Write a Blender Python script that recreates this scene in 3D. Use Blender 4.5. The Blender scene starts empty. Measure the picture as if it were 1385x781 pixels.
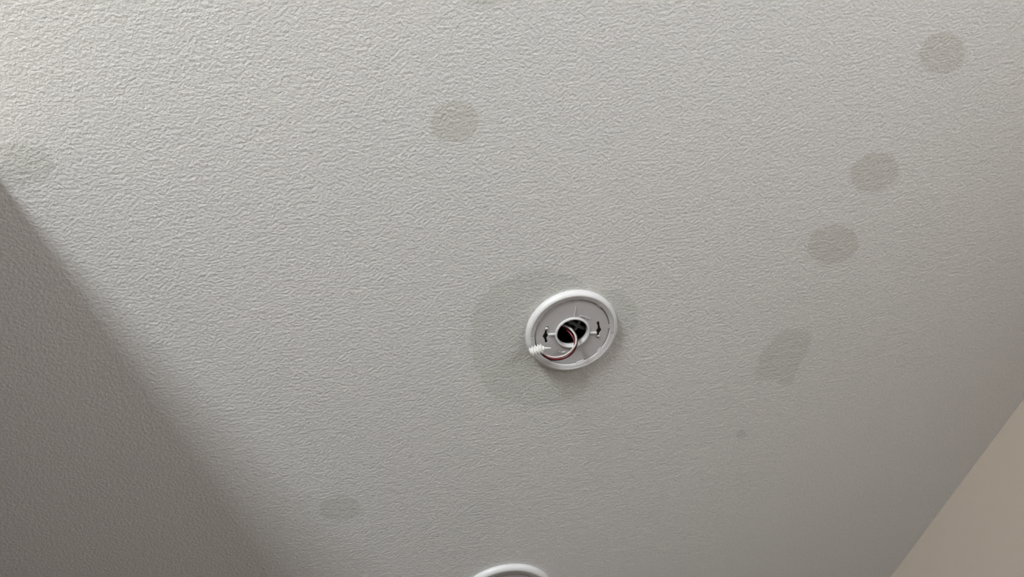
import bpy, bmesh, math, random
from mathutils import Vector, Matrix, noise

sc = bpy.context.scene
COL = sc.collection
R = math.radians
random.seed(4)

# ------------------------------------------------------------------ camera
EYE, CEIL = 1.5, 2.4
F_PX = 1000.0
cam_d = bpy.data.cameras.new('camera'); cam = bpy.data.objects.new('camera', cam_d); COL.objects.link(cam)
cam_d.sensor_width = 36.0; cam_d.lens = 36.0 * F_PX / 1385.0; cam_d.clip_start = 0.01
th, ro = R(32.0), R(20.6)
Fw = Vector((0, math.sin(th), math.cos(th))); U0 = Vector((0, -math.cos(th), math.sin(th))); R0 = Vector((1, 0, 0))
Yc = math.cos(ro) * U0 + math.sin(ro) * R0
Xc = math.cos(ro) * R0 - math.sin(ro) * U0
cam.matrix_world = Matrix(((Xc.x, Yc.x, -Fw.x, 0), (Xc.y, Yc.y, -Fw.y, 0), (Xc.z, Yc.z, -Fw.z, EYE), (0, 0, 0, 1)))
sc.camera = cam

# ------------------------------------------------------------------ light
sc.view_settings.view_transform = 'Standard'; sc.view_settings.look = 'None'
sc.view_settings.gamma = 1.0; sc.view_settings.use_curve_mapping = False
sc.view_settings.exposure = 0.44
w = bpy.data.worlds.new('sky'); sc.world = w; w.use_nodes = True
bg = w.node_tree.nodes['Background']; bg.inputs[0].default_value = (0.80, 0.90, 1.0, 1); bg.inputs[1].default_value = 0.5

# the room stands turned to the camera: s runs along the right-hand wall, t towards it
AX = R(124.64)
E1 = Vector((math.cos(AX), math.sin(AX), 0)); E2 = Vector((math.sin(AX), -math.cos(AX), 0))
def st(s, t, z): return E1 * s + E2 * t + Vector((0, 0, z))
S0, S1, T0, T1 = -2.1, 3.0, -3.2, 1.362          # inner faces of the room
CS, CT = 0.418, -0.333                            # the corner where the left wall ends
WIN = (-2.83, -1.82, 0.95, 2.10)                  # narrow window: t0, t1, z0, z1
FILL_WIN = (-1.7, -0.8, 0.5, 1.95)                    # made-up opening for added fill light, right wall behind the camera: s0, s1, z0, z1

def window_light(name, size, centre, inward, along, watts, colour):
    d = bpy.data.lights.new(name, 'AREA'); d.shape = 'RECTANGLE'
    d.size, d.size_y = size; d.energy = watts; d.color = colour
    o = bpy.data.objects.new(name, d); COL.objects.link(o)
    z = -inward; x = along; y = z.cross(x); c = centre   # a lamp shines along its -Z
    o.matrix_world = Matrix(((x.x, y.x, z.x, c.x), (x.y, y.y, z.y, c.y), (x.z, y.z, z.z, c.z), (0, 0, 0, 1)))
window_light('window_daylight', (WIN[1] - WIN[0], WIN[3] - WIN[2]), st(S0 - 0.06, (WIN[0] + WIN[1]) / 2, (WIN[2] + WIN[3]) / 2), E1, E2, 165.0, (0.945, 1.0, 1.01))
window_light('added_fill_light', (FILL_WIN[1] - FILL_WIN[0], FILL_WIN[3] - FILL_WIN[2]), st((FILL_WIN[0] + FILL_WIN[1]) / 2, T1 + 0.06, (FILL_WIN[2] + FILL_WIN[3]) / 2), -E2, E1, 30.0, (0.965, 1.0, 1.03))  # added fill lamp to brighten the ceiling's right side, no known window there

# ------------------------------------------------------------------ materials
def mat(name, col, rough=0.5, spec=0.5, metal=0.0, var=0.0, vscale=40.0, bump=0.0, bscale=200.0, trans=None):
    m = bpy.data.materials.new(name); m.use_nodes = True
    nt = m.node_tree; b = nt.nodes['Principled BSDF']
    b.inputs['Roughness'].default_value = rough; b.inputs['Metallic'].default_value = metal
    b.inputs['Specular IOR Level'].default_value = spec
    tc = nt.nodes.new('ShaderNodeTexCoord')
    n = nt.nodes.new('ShaderNodeTexNoise'); n.inputs['Scale'].default_value = vscale; n.inputs['Detail'].default_value = 3
    nt.links.new(tc.outputs['Object'], n.inputs['Vector'])
    mx = nt.nodes.new('ShaderNodeMix'); mx.data_type = 'RGBA'
    mx.inputs['A'].default_value = (*[c * (1 - var) for c in col], 1); mx.inputs['B'].default_value = (*[min(1, c * (1 + var)) for c in col], 1)
    nt.links.new(n.outputs['Fac'], mx.inputs['Factor']); nt.links.new(mx.outputs['Result'], b.inputs['Base Color'])
    if bump:
        n2 = nt.nodes.new('ShaderNodeTexNoise'); n2.inputs['Scale'].default_value = bscale; n2.inputs['Detail'].default_value = 3
        nt.links.new(tc.outputs['Object'], n2.inputs['Vector'])
        bp = nt.nodes.new('ShaderNodeBump'); bp.inputs['Strength'].default_value = bump; bp.inputs['Distance'].default_value = 0.001
        nt.links.new(n2.outputs['Fac'], bp.inputs['Height']); nt.links.new(bp.outputs['Normal'], b.inputs['Normal'])
    return m

CEIL_COL = (0.665, 0.66, 0.655)
def ceiling_mat(name, patch=None):
    """Roller-stippled ceiling paint; patch = colour of a touched-up spot, faded in by the mesh's 'cover' attribute."""
    m = bpy.data.materials.new(name); m.use_nodes = True
    nt = m.node_tree; L = nt.links; N = nt.nodes.new; b = nt.nodes['Principled BSDF']
    b.inputs['Roughness'].default_value = 0.75; b.inputs['Specular IOR Level'].default_value = 0.25
    g = N('ShaderNodeNewGeometry')
    big = N('ShaderNodeTexNoise'); big.inputs['Scale'].default_value = 3.5; big.inputs['Detail'].default_value = 4
    L.new(g.outputs['Position'], big.inputs['Vector'])
    mx = N('ShaderNodeMix'); mx.data_type = 'RGBA'
    mx.inputs['A'].default_value = (CEIL_COL[0] * 0.975, CEIL_COL[1] * 0.99, CEIL_COL[2] * 0.985, 1)
    mx.inputs['B'].default_value = (CEIL_COL[0] * 1.03, CEIL_COL[1] * 1.01, CEIL_COL[2] * 1.02, 1)
    L.new(big.outputs['Fac'], mx.inputs['Factor'])
    fl = N('ShaderNodeTexNoise'); fl.inputs['Scale'].default_value = 240; fl.inputs['Detail'].default_value = 2
    L.new(g.outputs['Position'], fl.inputs['Vector'])
    fr = N('ShaderNodeMapRange'); fr.inputs['From Min'].default_value = 0.25; fr.inputs['From Max'].default_value = 0.75
    fr.inputs['To Min'].default_value = 0.93; fr.inputs['To Max'].default_value = 1.07
    L.new(fl.outputs['Fac'], fr.inputs['Value'])
    col = mx.outputs['Result']
    if patch:
        at = N('ShaderNodeAttribute'); at.attribute_name = 'cover'
        fn = N('ShaderNodeTexNoise'); fn.inputs['Scale'].default_value = 170; fn.inputs['Detail'].default_value = 2
        L.new(g.outputs['Position'], fn.inputs['Vector'])
        a1 = N('ShaderNodeMath'); a1.operation = 'MULTIPLY_ADD'; a1.inputs[1].default_value = 0.9; a1.inputs[2].default_value = -0.45
        L.new(fn.outputs['Fac'], a1.inputs[0])
        a2 = N('ShaderNodeMath'); a2.operation = 'ADD'; L.new(a1.outputs[0], a2.inputs[0]); L.new(at.outputs['Fac'], a2.inputs[1])
        mr = N('ShaderNodeMapRange'); mr.inputs['From Min'].default_value = 0.3; mr.inputs['From Max'].default_value = 0.75
        L.new(a2.outputs[0], mr.inputs['Value'])
        p = N('ShaderNodeMix'); p.data_type = 'RGBA'; p.inputs['B'].default_value = (*patch, 1)
        L.new(mr.outputs['Result'], p.inputs['Factor']); L.new(col, p.inputs['A']); col = p.outputs['Result']
    gr = N('ShaderNodeVectorMath'); gr.operation = 'SCALE'
    L.new(col, gr.inputs[0]); L.new(fr.outputs['Result'], gr.inputs['Scale']); L.new(gr.outputs['Vector'], b.inputs['Base Color'])
    # relief: roller stipple, stretched a little along the roll
    mp = N('ShaderNodeMapping'); mp.inputs['Rotation'].default_value = (0, 0, R(-20)); mp.inputs['Scale'].default_value = (0.9, 1.05, 1.0)
    L.new(g.outputs['Position'], mp.inputs['Vector'])
    n1 = N('ShaderNodeTexNoise'); n1.inputs['Scale'].default_value = 255; n1.inputs['Detail'].default_value = 3.0; n1.inputs['Roughness'].default_value = 0.6; n1.inputs['Distortion'].default_value = 0.2
    n2 = N('ShaderNodeTexNoise'); n2.inputs['Scale'].default_value = 90; n2.inputs['Detail'].default_value = 1.5
    for n in (n1, n2): L.new(mp.outputs['Vector'], n.inputs['Vector'])
    ad = N('ShaderNodeMath'); ad.operation = 'MULTIPLY_ADD'; ad.inputs[1].default_value = 0.35
    L.new(n2.outputs['Fac'], ad.inputs[0]); L.new(n1.outputs['Fac'], ad.inputs[2])
    bp = N('ShaderNodeBump'); bp.inputs['Strength'].default_value = 1.0; bp.inputs['Distance'].default_value = 0.0018
    L.new(ad.outputs[0], bp.inputs['Height']); L.new(bp.outputs['Normal'], b.inputs['Normal'])
    return m

M = dict(
    ceiling=ceiling_mat('ceiling_paint'),
    patch=ceiling_mat('touched_up_paint', tuple(c * k for c, k in zip(CEIL_COL, (0.87, 0.865, 0.835)))),
    patch_big=ceiling_mat('touched_up_paint_wide', tuple(c * k for c, k in zip(CEIL_COL, (0.885, 0.89, 0.87)))),
    patch_dark=ceiling_mat('scuffed_paint', tuple(c * 0.88 for c in CEIL_COL)),
    wall=mat('beige_wall_paint', (0.445, 0.387, 0.334), 0.7, 0.25, var=0.03, vscale=4, bump=0.15, bscale=160),
    floor=mat('oak_floor', (0.115, 0.1, 0.083), 0.5, 0.4, var=0.15, vscale=8),
    frame=mat('white_gloss_paint', (0.8, 0.8, 0.78), 0.35),
    white=mat('white_plastic', (0.66, 0.66, 0.67), 0.38, 0.5, var=0.015, vscale=60),
    plate=mat('grey_white_plastic', (0.49, 0.475, 0.49), 0.45, 0.4, var=0.02, vscale=60),
    collar=mat('pale_grey_plastic', (0.54, 0.53, 0.54), 0.42, 0.4, var=0.015, vscale=60),
    void=mat('dark_cavity', (0.03, 0.028, 0.026), 0.9, 0.1, var=0.3, vscale=30),
    steel=mat('zinc_screw', (0.75, 0.75, 0.74), 0.3, 0.5, metal=0.9, var=0.04),
    red=mat('red_insulation', (0.12, 0.007, 0.015), 0.4, 0.5, var=0.1),
    black=mat('black_insulation', (0.012, 0.012, 0.013), 0.4, 0.5, var=0.1),
    wwhite=mat('white_insulation', (0.55, 0.49, 0.47), 0.4, 0.5, var=0.04),
    conn=mat('white_nylon', (0.72, 0.72, 0.70), 0.4, 0.5, var=0.02),
    grey=mat('grey_cable_sheath', (0.22, 0.23, 0.23), 0.5, 0.4, var=0.08),
)

# ------------------------------------------------------------------ helpers
def link(name, me, m, parent=None, smooth=False):
    o = bpy.data.objects.new(name, me); COL.objects.link(o); me.materials.clear(); me.materials.append(m)
    if smooth:
        for p in me.polygons: p.use_smooth = True
    if parent: o.parent = parent
    return o
def from_bm(name, bm, m, parent=None, smooth=False, angle=None):
    bmesh.ops.recalc_face_normals(bm, faces=bm.faces[:])
    me = bpy.data.meshes.new(name); bm.to_mesh(me); bm.free()
    o = link(name, me, m, parent, smooth)
    if angle is not None: me.set_sharp_from_angle(angle=R(angle))
    return o
def tag(o, label=None, cat=None, group=None, kind=None):
    for k, v in (('label', label), ('category', cat), ('group', group), ('kind', kind)):
        if v: o[k] = v
    return o
def empty(name, loc):
    o = bpy.data.objects.new(name, None); COL.objects.link(o); o.location = loc; o.empty_display_size = 0.03; return o
def st_box(bm, s0, s1, t0, t1, z0, z1):
    v = [bm.verts.new(st(s, t, z)) for z in (z0, z1) for t in (t0, t1) for s in (s0, s1)]
    for f in ((0, 1, 3, 2), (4, 6, 7, 5), (0, 4, 5, 1), (2, 3, 7, 6), (0, 2, 6, 4), (1, 5, 7, 3)): bm.faces.new([v[i] for i in f])
def lathe(bm, prof, n=96, a0=0.0, a1=2 * math.pi, closed_profile=True):
    """prof: (radius, depth below the ceiling) in mm; z points down from the ceiling."""
    full = abs(a1 - a0 - 2 * math.pi) < 1e-6
    k = n if full else n + 1
    rings = []
    for i in range(k):
        a = a0 + (a1 - a0) * i / n
        rings.append([bm.verts.new((r * 1e-3 * math.cos(a), r * 1e-3 * math.sin(a), -d * 1e-3)) for r, d in prof])
    m = len(prof)
    for i in range(n):
        A, B = rings[i], rings[(i + 1) % k]
        for j in range(m if closed_profile else m - 1):
            bm.faces.new((A[j], A[(j + 1) % m], B[(j + 1) % m], B[j]))
    if not full and closed_profile:
        bm.faces.new(rings[0]); bm.faces.new(rings[-1])
def tube(bm, pts, rad, seg=10, sub=8):
    """smooth tube through mm points (x, y, depth)."""
    P = [Vector((x, y, -d)) * 1e-3 for x, y, d in pts]
    C = []
    for i in range(len(P) - 1):
        p0, p1, p2, p3 = P[max(i - 1, 0)], P[i], P[i + 1], P[min(i + 2, len(P) - 1)]
        for j in range(sub):
            t = j / sub
            C.append(0.5 * ((2 * p1) + (p2 - p0) * t + (2 * p0 - 5 * p1 + 4 * p2 - p3) * t * t + (3 * p1 - p0 - 3 * p2 + p3) * t ** 3))
    C.append(P[-1])
    nrm = None; rings = []
    for i, c in enumerate(C):
        tg = (C[min(i + 1, len(C) - 1)] - C[max(i - 1, 0)]).normalized()
        if nrm is None: nrm = tg.orthogonal().normalized()
        nrm = (nrm - tg * nrm.dot(tg)).normalized(); bn = tg.cross(nrm)
        rr = (rad(i / (len(C) - 1)) if callable(rad) else rad) * 1e-3
        rings.append([bm.verts.new(c + (nrm * math.cos(a) + bn * math.sin(a)) * rr) for a in [2 * math.pi * q / seg for q in range(seg)]])
    for A, B in zip(rings, rings[1:]):
        for q in range(seg): bm.faces.new((A[q], A[(q + 1) % seg], B[(q + 1) % seg], B[q]))
    bm.faces.new(rings[0]); bm.faces.new(rings[-1])
    return C
def bar(bm, a, b, wid, d0, d1, bev=0.3):
    """raised bar between two mm points."""
    a, b = Vector(a), Vector(b); u = (b - a).normalized(); n = Vector((-u.y, u.x)) * wid / 2
    low = [a + n, b + n, b - n, a - n]; k = 1 - 2 * bev / wid
    top = [a + n * k, b + n * k, b - n * k, a - n * k]
    v = [bm.verts.new((p.x * 1e-3, p.y * 1e-3, -d0 * 1e-3)) for p in low] + [bm.verts.new((p.x * 1e-3, p.y * 1e-3, -d1 * 1e-3)) for p in top]
    for f in ((0, 1, 2, 3), (7, 6, 5, 4), (0, 4, 5, 1), (1, 5, 6, 2), (2, 6, 7, 3), (3, 7, 4, 0)): bm.faces.new([v[i] for i in f])
def prism(bm, pts, d0, d1):
    lo = [bm.verts.new((x * 1e-3, y * 1e-3, -d0 * 1e-3)) for x, y in pts]; hi = [bm.verts.new((x * 1e-3, y * 1e-3, -d1 * 1e-3)) for x, y in pts]
    bm.faces.new(lo); bm.faces.new(hi[::-1]); n = len(pts)
    for i in range(n): bm.faces.new((lo[i], lo[(i + 1) % n], hi[(i + 1) % n], hi[i]))
def cut(o, cutters):
    """carve real holes, then drop the cutters."""
    tmp = []
    for bm in cutters:
        bmesh.ops.recalc_face_normals(bm, faces=bm.faces[:])
        me = bpy.data.meshes.new('cut'); bm.to_mesh(me); bm.free()
        c = bpy.data.objects.new('cut', me); COL.objects.link(c); c.matrix_world = Matrix.Translation(o.parent.location if o.parent else (0, 0, 0)); tmp.append(c)
        md = o.modifiers.new('cut', 'BOOLEAN'); md.operation = 'DIFFERENCE'; md.object = c; md.solver = 'EXACT'
    bpy.context.view_layer.update()
    me = bpy.data.meshes.new_from_object(o.evaluated_get(bpy.context.evaluated_depsgraph_get()))
    o.modifiers.clear(); o.data = me
    for c in tmp: bpy.data.objects.remove(c)

# ------------------------------------------------------------------ room
PX, PY = 0.0616, 0.6694                              # centre of the mounting plate on the ceiling
HOLE = 0.031
bm = bmesh.new()
corner = [st(S0, T0, 0), st(S1, T0, 0), st(S1, T1, 0), st(S0, T1, 0)]
outer = []
for i in range(4):
    a, b = corner[i], corner[(i + 1) % 4]
    outer += [a.lerp(b, k / 16) for k in range(16)]
c0 = Vector((PX, PY, 0)); low_o, low_i, up_o, up_i = [], [], [], []
for p in outer:
    d = (p - c0).normalized() * HOLE + c0
    low_o.append(bm.verts.new((p.x, p.y, CEIL))); low_i.append(bm.verts.new((d.x, d.y, CEIL)))
    up_o.append(bm.verts.new((p.x, p.y, CEIL + 0.0125))); up_i.append(bm.verts.new((d.x, d.y, CEIL + 0.0125)))
n = len(outer)
for i in range(n):
    j = (i + 1) % n
    bm.faces.new((low_o[i], low_i[i], low_i[j], low_o[j])); bm.faces.new((low_i[i], up_i[i], up_i[j], low_i[j]))
    bm.faces.new((up_i[i], up_o[i], up_o[j], up_i[j])); bm.faces.new((up_o[i], low_o[i], low_o[j], up_o[j]))
ceiling = tag(from_bm('ceiling', bm, M['ceiling']), 'pale grey roller-textured ceiling with touched-up spots', kind='structure')

bm = bmesh.new(); lathe(bm, [(75, -12.6), (75, -110), (0.5, -110), (0.5, -108), (73, -108), (73, -12.6)], 40)
for v in bm.verts: v.co += Vector((PX, PY, CEIL))
tag(from_bm('back_box', bm, M['void'], ceiling, True, 40), 'dark cavity above the hole')

bm = bmesh.new(); st_box(bm, S0, S1, T0, T1, -0.05, 0); tag(from_bm('floor', bm, M['floor']), 'brown wooden floor', kind='structure')
bm = bmesh.new(); b = FILL_WIN  # this wall gets an invented opening to hold the added fill lamp
for s0, s1, z0, z1 in ((S0 - 0.1, b[0], 0, CEIL + .0125), (b[0], b[1], 0, b[2]), (b[0], b[1], b[3], CEIL + .0125), (b[1], S1 + 0.1, 0, CEIL + .0125)):
    st_box(bm, s0, s1, T1, T1 + 0.1, z0, z1)
tag(from_bm('wall_right', bm, M['wall']), 'beige wall meeting the ceiling at lower right', kind='structure')
bm = bmesh.new(); st_box(bm, CS, S1, CT - 0.1, CT, 0, CEIL)
tag(from_bm('wall_left', bm, M['wall']), 'beige partition wall ending beside the window light', kind='structure')
bm = bmesh.new(); st_box(bm, CS, CS + 0.1, T0, CT - 0.1, 0, CEIL)
tag(from_bm('wall_return', bm, M['wall']), 'beige return wall of the side room', kind='structure')
bm = bmesh.new(); st_box(bm, S1, S1 + 0.1, T0, T1, 0, CEIL + 0.0125); tag(from_bm('wall_front', bm, M['wall']), 'beige end wall', kind='structure')
bm = bmesh.new(); st_box(bm, S0 - 0.1, S1 + 0.1, T0 - 0.1, T0, 0, CEIL + 0.0125); tag(from_bm('wall_side', bm, M['wall']), 'beige far side wall', kind='structure')
bm = bmesh.new()
a = WIN
for t0, t1, z0, z1 in ((T0, a[0], 0, CEIL + .0125), (a[0], a[1], 0, a[2]), (a[0], a[1], a[3], CEIL + .0125), (a[1], T1, 0, CEIL + .0125)):
    st_box(bm, S0 - 0.1, S0, t0, t1, z0, z1)
tag(from_bm('wall_back', bm, M['wall']), 'beige wall with the window openings', kind='structure')
for k, (t0, t1, z0, z1) in enumerate((WIN, FILL_WIN)):
    bm = bmesh.new(); f = 0.035
    for q in ((t0, t0 + f, z0, z1), (t1 - f, t1, z0, z1), (t0 + f, t1 - f, z0, z0 + f), (t0 + f, t1 - f, z1 - f, z1)):
        if k == 0: st_box(bm, S0 - 0.04, S0 - 0.005, *q)
        else: st_box(bm, q[0], q[1], T1 + 0.005, T1 + 0.04, q[2], q[3])
    tag(from_bm('window_%d' % (k + 1), bm, M['frame']), ('narrow white window frame', 'wide white frame around the added fill light')[k], kind='structure')  # the second frame is made up, it only surrounds the added fill lamp

# ------------------------------------------------------------------ touched-up spots on the ceiling (metres, in plan)
SPOTS = {
 'big': [(-0.0813, 0.6148), (-0.0656, 0.5798), (-0.0407, 0.557), (-0.0077, 0.5424), (0.0259, 0.5428), (0.0611, 0.5568), (0.0882, 0.5819), (0.1079, 0.6164), (0.1061, 0.6794), (0.0722, 0.7549), (0.0443, 0.7897), (0.0101, 0.7993), (-0.034, 0.7858), (-0.0661, 0.76), (-0.0912, 0.7235), (-0.0953, 0.6824), (-0.0912, 0.6466)],
 'lobe': [(0.1079, 0.6164), (0.1348, 0.6256), (0.1587, 0.6488), (0.165, 0.6844), (0.1504, 0.7116), (0.1272, 0.722), (0.1048, 0.7237), (0.0898, 0.6867)],
 'E': [(0.3294, 0.8963), (0.3391, 0.8626), (0.3607, 0.8354), (0.3854, 0.8215), (0.4068, 0.8251), (0.4307, 0.844), (0.4279, 0.8749), (0.4098, 0.8994), (0.3972, 0.9188), (0.3921, 0.9421), (0.3576, 0.9151)],
 'H': [(-0.5082, 0.1413), (-0.479, 0.1443), (-0.4583, 0.1534), (-0.4431, 0.1737), (-0.4519, 0.1896), (-0.4839, 0.1906), (-0.5126, 0.179), (-0.5243, 0.1635)],
}
def oval(cx, cy, rx, ry, ang, n=18):
    a = R(ang); return [(cx + rx * math.cos(t) * math.cos(a) - ry * math.sin(t) * math.sin(a), cy + rx * math.cos(t) * math.sin(a) + ry * math.sin(t) * math.cos(a)) for t in [2 * math.pi * i / n for i in range(n)]]
SPOTS['A'] = [(0.0364, 0.3085), (0.0357, 0.2983), (0.0305, 0.2888), (0.0218, 0.2816), (0.0108, 0.2775), (-0.0009, 0.2773), (-0.0115, 0.2809), (-0.0194, 0.2878), (-0.0236, 0.297), (-0.0233, 0.3073), (-0.0184, 0.3169), (-0.0096, 0.3245), (0.0016, 0.3288), (0.0136, 0.329), (0.0245, 0.3252), (0.0325, 0.318)]
SPOTS['B'] = [(0.6914, 0.4556), (0.6856, 0.4434), (0.676, 0.4328), (0.6639, 0.4251), (0.6512, 0.4215), (0.6397, 0.4226), (0.6311, 0.4281), (0.6267, 0.4373), (0.6271, 0.4488), (0.6325, 0.461), (0.642, 0.472), (0.6543, 0.4801), (0.6674, 0.4838), (0.6793, 0.4827), (0.688, 0.4769), (0.6922, 0.4673)]
SPOTS['C'] = [(0.592, 0.5964), (0.5859, 0.5834), (0.5753, 0.5723), (0.5616, 0.5646), (0.547, 0.5614), (0.5336, 0.5631), (0.5233, 0.5695), (0.5177, 0.5798), (0.5177, 0.5924), (0.5233, 0.6054), (0.5339, 0.6169), (0.5477, 0.625), (0.5628, 0.6285), (0.5766, 0.6266), (0.587, 0.6198), (0.5924, 0.6091)]
SPOTS['D'] = [(0.5244, 0.7027), (0.5204, 0.6881), (0.5108, 0.6742), (0.4971, 0.6631), (0.4815, 0.6565), (0.4662, 0.6551), (0.4534, 0.6593), (0.445, 0.6683), (0.4424, 0.6811), (0.4459, 0.6956), (0.4552, 0.7098), (0.4689, 0.7214), (0.485, 0.7285), (0.5008, 0.7299), (0.5139, 0.7255), (0.5222, 0.7159)]
SPOTS['F'] = [(-0.3608, 0.8591), (-0.3587, 0.8479), (-0.3613, 0.836), (-0.3683, 0.8253), (-0.3785, 0.8174), (-0.3903, 0.8133), (-0.4021, 0.8137), (-0.412, 0.8185), (-0.4188, 0.8271), (-0.4211, 0.8381), (-0.4188, 0.85), (-0.412, 0.8609), (-0.4018, 0.8692), (-0.3897, 0.8734), (-0.3776, 0.873), (-0.3674, 0.868)]
SPOTS['G'] = oval(0.2862, 1.0127, 0.0105, 0.0090, 40, 10)
SPOTS['I'] = oval(0.0900, 0.1731, 0.0215, 0.0125, 20)
def spot(key, label, m, rough=0.05, k=0):
    pts = SPOTS[key]; n = len(pts)
    cx = sum(p[0] for p in pts) / n; cy = sum(p[1] for p in pts) / n
    N = 72; bm = bmesh.new(); lay = bm.verts.layers.float.new('cover')
    rings = []
    # outline radius by angle (spots are star-shaped about their middle), closed spline by cosine blending
    pol = sorted((math.atan2(y - cy, x - cx), math.hypot(x - cx, y - cy)) for x, y in pts)
    def rad(a):
        for i in range(n):
            a0, r0 = pol[i]; a1, r1 = pol[(i + 1) % n]
            if i == n - 1: a1 += 2 * math.pi
            for aa in (a, a + 2 * math.pi):
                if a0 <= aa < a1:
                    u = (aa - a0) / (a1 - a0); u = u * u * (3 - 2 * u); return r0 + (r1 - r0) * u
        return pol[0][1]
    size = sum(r for _, r in pol) / n
    z = CEIL - 0.00012 - 0.00004 * k
    for fr, cov in ((0.1, 1.0), (0.2, 1.0), (0.3, 1.0), (0.4, 1.0), (0.5, 1.0), (0.6, 1.0), (0.7, 1.0), (0.8, 1.0), (0.9, 0.95), (1.0, 0.55), (1.12, 0.0)):
        ring = []
        for i in range(N):
            a = -math.pi + 2 * math.pi * i / N
            q = Vector((math.cos(a), math.sin(a), 0)) * size
            r = rad(a)
            r += rough * size * noise.noise(Vector((cx * 31 + q.x * 70, cy * 17 + q.y * 70, 3.1))) * 1.6
            rr = r * fr if fr < 0.85 or size < 0.05 else r + (fr - 1.0) * 0.07
            v = bm.verts.new((cx + math.cos(a) * rr, cy + math.sin(a) * rr, z)); v[lay] = cov; ring.append(v)
        rings.append(ring)
    c = bm.verts.new((cx, cy, z)); c[lay] = 1.0
    for i in range(N): bm.faces.new((c, rings[0][(i + 1) % N], rings[0][i]))
    for A, B in zip(rings, rings[1:]):
        for i in range(N): bm.faces.new((A[i], A[(i + 1) % N], B[(i + 1) % N], B[i]))
    gone = [f for f in bm.faces if any(math.hypot(v.co.x - PX, v.co.y - PY) < 0.048 for v in f.verts)]
    bmesh.ops.delete(bm, geom=gone, context='FACES')          # nothing painted where the hole is
    me = bpy.data.meshes.new('paint_spot')
    for f in bm.faces:
        f.normal_update()
        if f.normal.z > 0: f.normal_flip()
    bm.to_mesh(me); bm.free()
    return tag(link('paint_spot', me, m, ceiling), label)
spot('big', 'large darker round spot behind the wired mounting plate', M['patch_big'], 0.05)
spot('lobe', 'faint darker lobe at the right of the wired mounting plate', M['patch_big'], 0.05, 1)
spot('A', 'darker round spot above and left of the mounting plate', M['patch'])
spot('B', 'darker round spot nearest the top right corner', M['patch'])
spot('C', 'second darker round spot from the top right corner', M['patch'])
spot('D', 'third darker round spot from the top right corner', M['patch'])
spot('E', 'darker ragged elongated spot right of the mounting plate', M['patch_big'])
spot('F', 'faint darker oval spot at lower left', M['patch_big'])
spot('G', 'tiny dark scuff low on the ceiling', M['patch_dark'], 0.2)
spot('H', 'faint patch at the left edge beside the shadow', M['patch_big'], 0.1)
spot('I', 'faint spot cut off by the top edge', M['patch_big'], 0.1)

# ------------------------------------------------------------------ mounting plates
def arc_slot(ang, rm, half, rev):
    """outline of a curved keyhole slot: narrow neck, wide middle, rounded ends (mm)."""
    inn, out = [], []; K = 36
    for i in range(K + 1):
        u = -1 + 2 * i / K
        wv = 1.6 + 2.5 * math.exp(-((u - 0.12 * rev) / 0.25) ** 2) + 1.1 * math.exp(-((abs(u) - 0.85) / 0.16) ** 2)
        wv *= math.sqrt(max(0.0, 1 - abs(u) ** 8)) if abs(u) < 1 else 0.0
        wv = max(wv, 0.25); a = R(ang + u * half)
        out.append(((rm + wv) * math.cos(a), (rm + wv) * math.sin(a))); inn.append(((rm - wv) * math.cos(a), (rm - wv) * math.sin(a)))
    return out + inn[::-1]
def screw(parent, x, y, d, turn, label=None):
    bm = bmesh.new()
    lathe(bm, [(0.05, d + 1.9), (1.3, d + 1.8), (2.3, d + 1.2), (2.7, d + 0.2), (2.7, d - 0.6), (1.2, d - 0.8), (1.2, d - 5.5), (0.05, d - 5.5)], 24, closed_profile=False)
    for v in bm.verts: v.co += Vector((x * 1e-3, y * 1e-3, 0))
    s = from_bm('screw', bm, M['steel'], parent, True, 40)
    bm = bmesh.new()
    for q in (0, 90):
        a = R(turn + q); u = Vector((math.cos(a), math.sin(a))) * 1.5
        bar(bm, (x - u.x, y - u.y), (x + u.x, y + u.y), 0.55, d + 1.5, d + 1.95, 0.05)
    from_bm('drive_recess', bm, M['black'], s)
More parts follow.
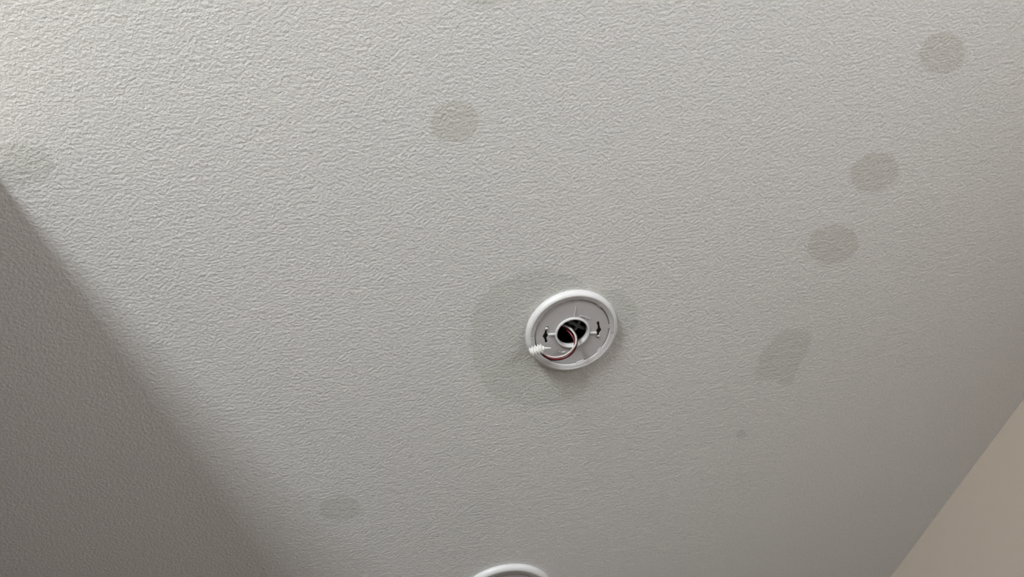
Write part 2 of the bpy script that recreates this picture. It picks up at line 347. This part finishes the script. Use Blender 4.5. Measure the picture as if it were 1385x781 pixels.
def mounting_plate(cx, cy, k, name, label, full=True):
    root = tag(empty(name, (cx, cy, CEIL)), label, 'mounting plate', 'round mounting plates on the ceiling')
    def S(p): return [(r * k, d * (k if full else 1.0)) for r, d in p]
    bm = bmesh.new()
    lathe(bm, S([(71, 0.2), (71.4, 2.6), (70.9, 5.0), (69.6, 7.2), (68.0, 8.9), (66.4, 9.7), (65.2, 9.8), (64.4, 9.5), (64.2, 3.0), (67, 3.0), (68, 0.2)]), 128)
    ring = from_bm('trim_ring', bm, M['white'], root, True, 38)
    bm = bmesh.new(); lathe(bm, S([(64.2, 3.0), (64.2, 9.3), (59.2, 8.5), (58.5, 8.1), (58.2, 7.6), (58.1, 3.4)]), 128)
    collar = from_bm('inner_collar', bm, M['collar'], root, True, 38)
    if full:
        cs = []
        for x, y in ((-57.6, -21.0), (57.0, 25.2)):
            c = bmesh.new(); prism(c, [(x + 1.15 * math.cos(q * math.pi / 8), y + 1.15 * math.sin(q * math.pi / 8)) for q in range(16)], 6.5, 12); cs.append(c)
        cut(collar, cs); collar.data.set_sharp_from_angle(angle=R(38))
    bm = bmesh.new(); lathe(bm, S([(56.9, 4.6), (56.9, 6.2), (26.2, 6.2), (26.2, 4.6)]), 96)
    plate = from_bm('backplate', bm, M['plate'], root, True, 38)
    cs = []
    for ang, rev in ((199, -1), (17, 1)):
        c = bmesh.new(); prism(c, [(x * k, y * k) for x, y in arc_slot(ang, 41.5, 21, rev)], 2.0, 9.0); cs.append(c)
    cut(plate, cs); plate.data.set_sharp_from_angle(angle=R(38))
    bm = bmesh.new(); lathe(bm, S([(57, 2.6), (57, 3.2), (27, 3.2), (27, 2.6)]), 64); from_bm('slot_shade_sheet', bm, M['void'], root, True, 38)  # dark sheet seen through the slots, its colour stands in for shade
    bm = bmesh.new(); lathe(bm, S([(27.0, 6.2), (26.8, 8.3), (26.0, 8.9), (24.6, 8.9), (23.9, 8.4), (23.5, 0.4), (24.6, 0.4), (25.2, 6.0)]), 80)
    from_bm('hole_rim', bm, M['white'], root, True, 38)
    for a, b, wd in (((-35.0, -12.6), (-25.0, -8.8), 2.9), ((34.6, 16.0), (25.2, 11.8), 2.9), ((17.0, -42.8), (9.6, -24.6), 1.3), ((-14, 42.5), (-9.6, 26), 1.3)):
        bm = bmesh.new(); bar(bm, [q * k for q in a], [q * k for q in b], wd * k, 6.0, 8.2 if wd > 2 else 7.3); from_bm('rib', bm, M['white'], root)
    # bayonet tabs along the inner wall of the ring
    for ang, span in ((-69, 10), (-88, 7), (-31, 8), (13, 6), (57, 9), (93, 12), (-131, 10), (160, 9)):
        bm = bmesh.new(); lathe(bm, S([(58.6, 6.1), (58.6, 7.7), (56.6, 7.5), (55.9, 6.1)]), 8, R(ang - span / 2), R(ang + span / 2))
        from_bm('bayonet_tab', bm, M['plate'], root, True, 35)
    return root
plate1 = mounting_plate(PX, PY, 1.0, 'alarm_mounting_plate', 'white round plastic mounting plate with wires hanging from its centre hole')
screw(plate1, -34.6, -23.2, 6.0, 20); screw(plate1, 35.2, 24.2, 6.0, 55)
# raised moulded marks, too small to read
for x, y, a, wd, ln in ((20.2, -23.0, 40, 3.0, 2.0), (23.4, -20.6, 46, 1.6, 3.6), (26.6, -17.2, 40, 3.4, 1.8), (30.0, -14.0, 50, 1.6, 3.4), (-22.4, 29.0, 20, 2.4, 5.5), (-27.0, 26.6, 75, 1.8, 4.5)):
    u = Vector((math.cos(R(a)), math.sin(R(a)))) * ln / 2
    bm = bmesh.new(); bar(bm, (x - u.x, y - u.y), (x + u.x, y + u.y), wd, 6.1, 7.4); from_bm('moulded_mark', bm, M['plate'], plate1)
plate2 = mounting_plate(-0.2203, 1.2057, 1.34, 'alarm_mounting_plate', 'white round mounting plate cut off by the bottom edge', False)

# ------------------------------------------------------------------ wiring
wires = tag(empty('alarm_wiring', (PX, PY, CEIL)), 'looped red, black and white wires ending in a white ribbed connector', 'wires')
base = [(-14.5, -4.0, -30), (-12.7, -6.2, -15), (-7.2, -7.3, -4), (-2.6, -4.9, 6), (-0.5, 1.2, 14), (-1.9, 8.3, 20), (-7.0, 15.1, 24), (-14.9, 20.2, 26), (-26.3, 22.5, 26), (-39.1, 19.9, 25), (-48.0, 12.6, 24), (-53.0, 5.2, 22.5), (-55.0, 0.0, 22)]
def strand(name, m, offs, rad, lab):
    n = len(base); pts = []
    for i, (x, y, d) in enumerate(base):
        x0, y0, _ = base[max(i - 1, 0)]; x1, y1, _ = base[min(i + 1, n - 1)]
        u = Vector((x1 - x0, y1 - y0)); u = u.normalized() if u.length > 0 else Vector((1, 0)); nn = Vector((u.y, -u.x))
        o = offs[min(i * len(offs) // n, len(offs) - 1)] if len(offs) != n else offs[i]
        pts.append((x + nn.x * o[0], y + nn.y * o[0], d + o[1]))
    bm = bmesh.new(); tube(bm, pts, rad, 10, 8); return tag(from_bm(name, bm, m, wires, True), lab)
# offsets: (outwards from the loop, downwards) at each base point; the strands cross over as they leave the hole
strand('wire', M['wwhite'], [(0, 0), (1, 0), (2.6, 1), (3.0, 1.5), (2.6, 2.0), (0.6, 2.6), (-1.8, 1.6), (-2.6, 0.4), (-2.7, 0), (-2.4, 0), (-1.8, 0), (-1, 0), (-0.8, 0)], 1.35, 'white wire')
strand('wire', M['red'], [(-3, 0), (-3, 0), (-2.6, 0), (-2.2, 0.6), (-1.6, 1.0), (-0.6, 0.4), (0.2, 1.2), (0.2, 1.4), (0.2, 1.2), (0.3, 1.0), (0.2, 0.6), (0.2, 0), (0.2, 0)], 1.5, 'dark red wire')
strand('wire', M['black'], [(3, -1), (3, -1), (3.2, -2), (4.2, -1.5), (4.0, -1.0), (3.4, -0.4), (2.7, 0), (2.6, 0), (2.4, 0), (2.3, 0), (2.0, 0), (1.3, 0), (1.0, 0)], 1.3, 'black wire')
# connector: short body with coiled ribs
bm = bmesh.new()
A = Vector((-47.5, -4.2, -22.5)) * 1e-3; B = Vector((-69.5, -3.8, -21.0)) * 1e-3
ax = (B - A).normalized(); n1 = ax.orthogonal().normalized(); n2 = ax.cross(n1)
RN, SN = 120, 28; rings = []
for i in range(RN + 1):
    u = i / RN; ring = []
    for q in range(SN):
        a = 2 * math.pi * q / SN
        env = (0.35 + 0.65 * min(1, u / 0.18)) * (1.0 if u < 0.8 else math.sqrt(max(0.02, 1 - ((u - 0.8) / 0.21) ** 2)) * 0.5 + 0.5)
        r = (7.0 * env + 1.5 * math.cos(2 * math.pi * (5.0 * u) + a) * min(1, u * 8)) * 1e-3
        ring.append(bm.verts.new(A + ax * (B - A).length * u + (n1 * math.cos(a) + n2 * math.sin(a)) * r))
    rings.append(ring)
for X, Y in zip(rings, rings[1:]):
    for q in range(SN): bm.faces.new((X[q], X[(q + 1) % SN], Y[(q + 1) % SN], Y[q]))
bm.faces.new(rings[0]); bm.faces.new(rings[-1])
cn = tag(from_bm('connector', bm, M['conn'], wires, True), 'white ribbed connector')
bm = bmesh.new(); tube(bm, [(-49, -3.4, 22), (-44.5, -0.8, 21.5), (-40.2, 1.6, 20.6), (-38.6, 2.6, 20.2)], lambda u: 2.2 * (1 - 0.75 * u), 10, 5)
from_bm('latch', bm, M['conn'], cn, True)
# cables lying in the cavity above the hole
cab = tag(empty('cavity_cables', (PX, PY, CEIL)), 'dark grey cables inside the hole of the mounting plate', 'cable')
for pts, r, m in (([(-30, -25, -40), (-8, -14, -22), (10, 2, -14), (22, 20, -20), (34, 34, -45)], 3.0, 'grey'),
                  ([(30, -30, -50), (16, -14, -22), (4, -4, -16), (-6, 12, -24), (-20, 30, -45)], 2.6, 'black'),
                  ([(36, -8, -50), (22, -2, -20), (12, 6, -13), (8, 16, -22), (10, 36, -48)], 2.4, 'grey')):
    bm = bmesh.new(); tube(bm, pts, r, 12, 8); from_bm('cable', bm, M[m], cab, True)
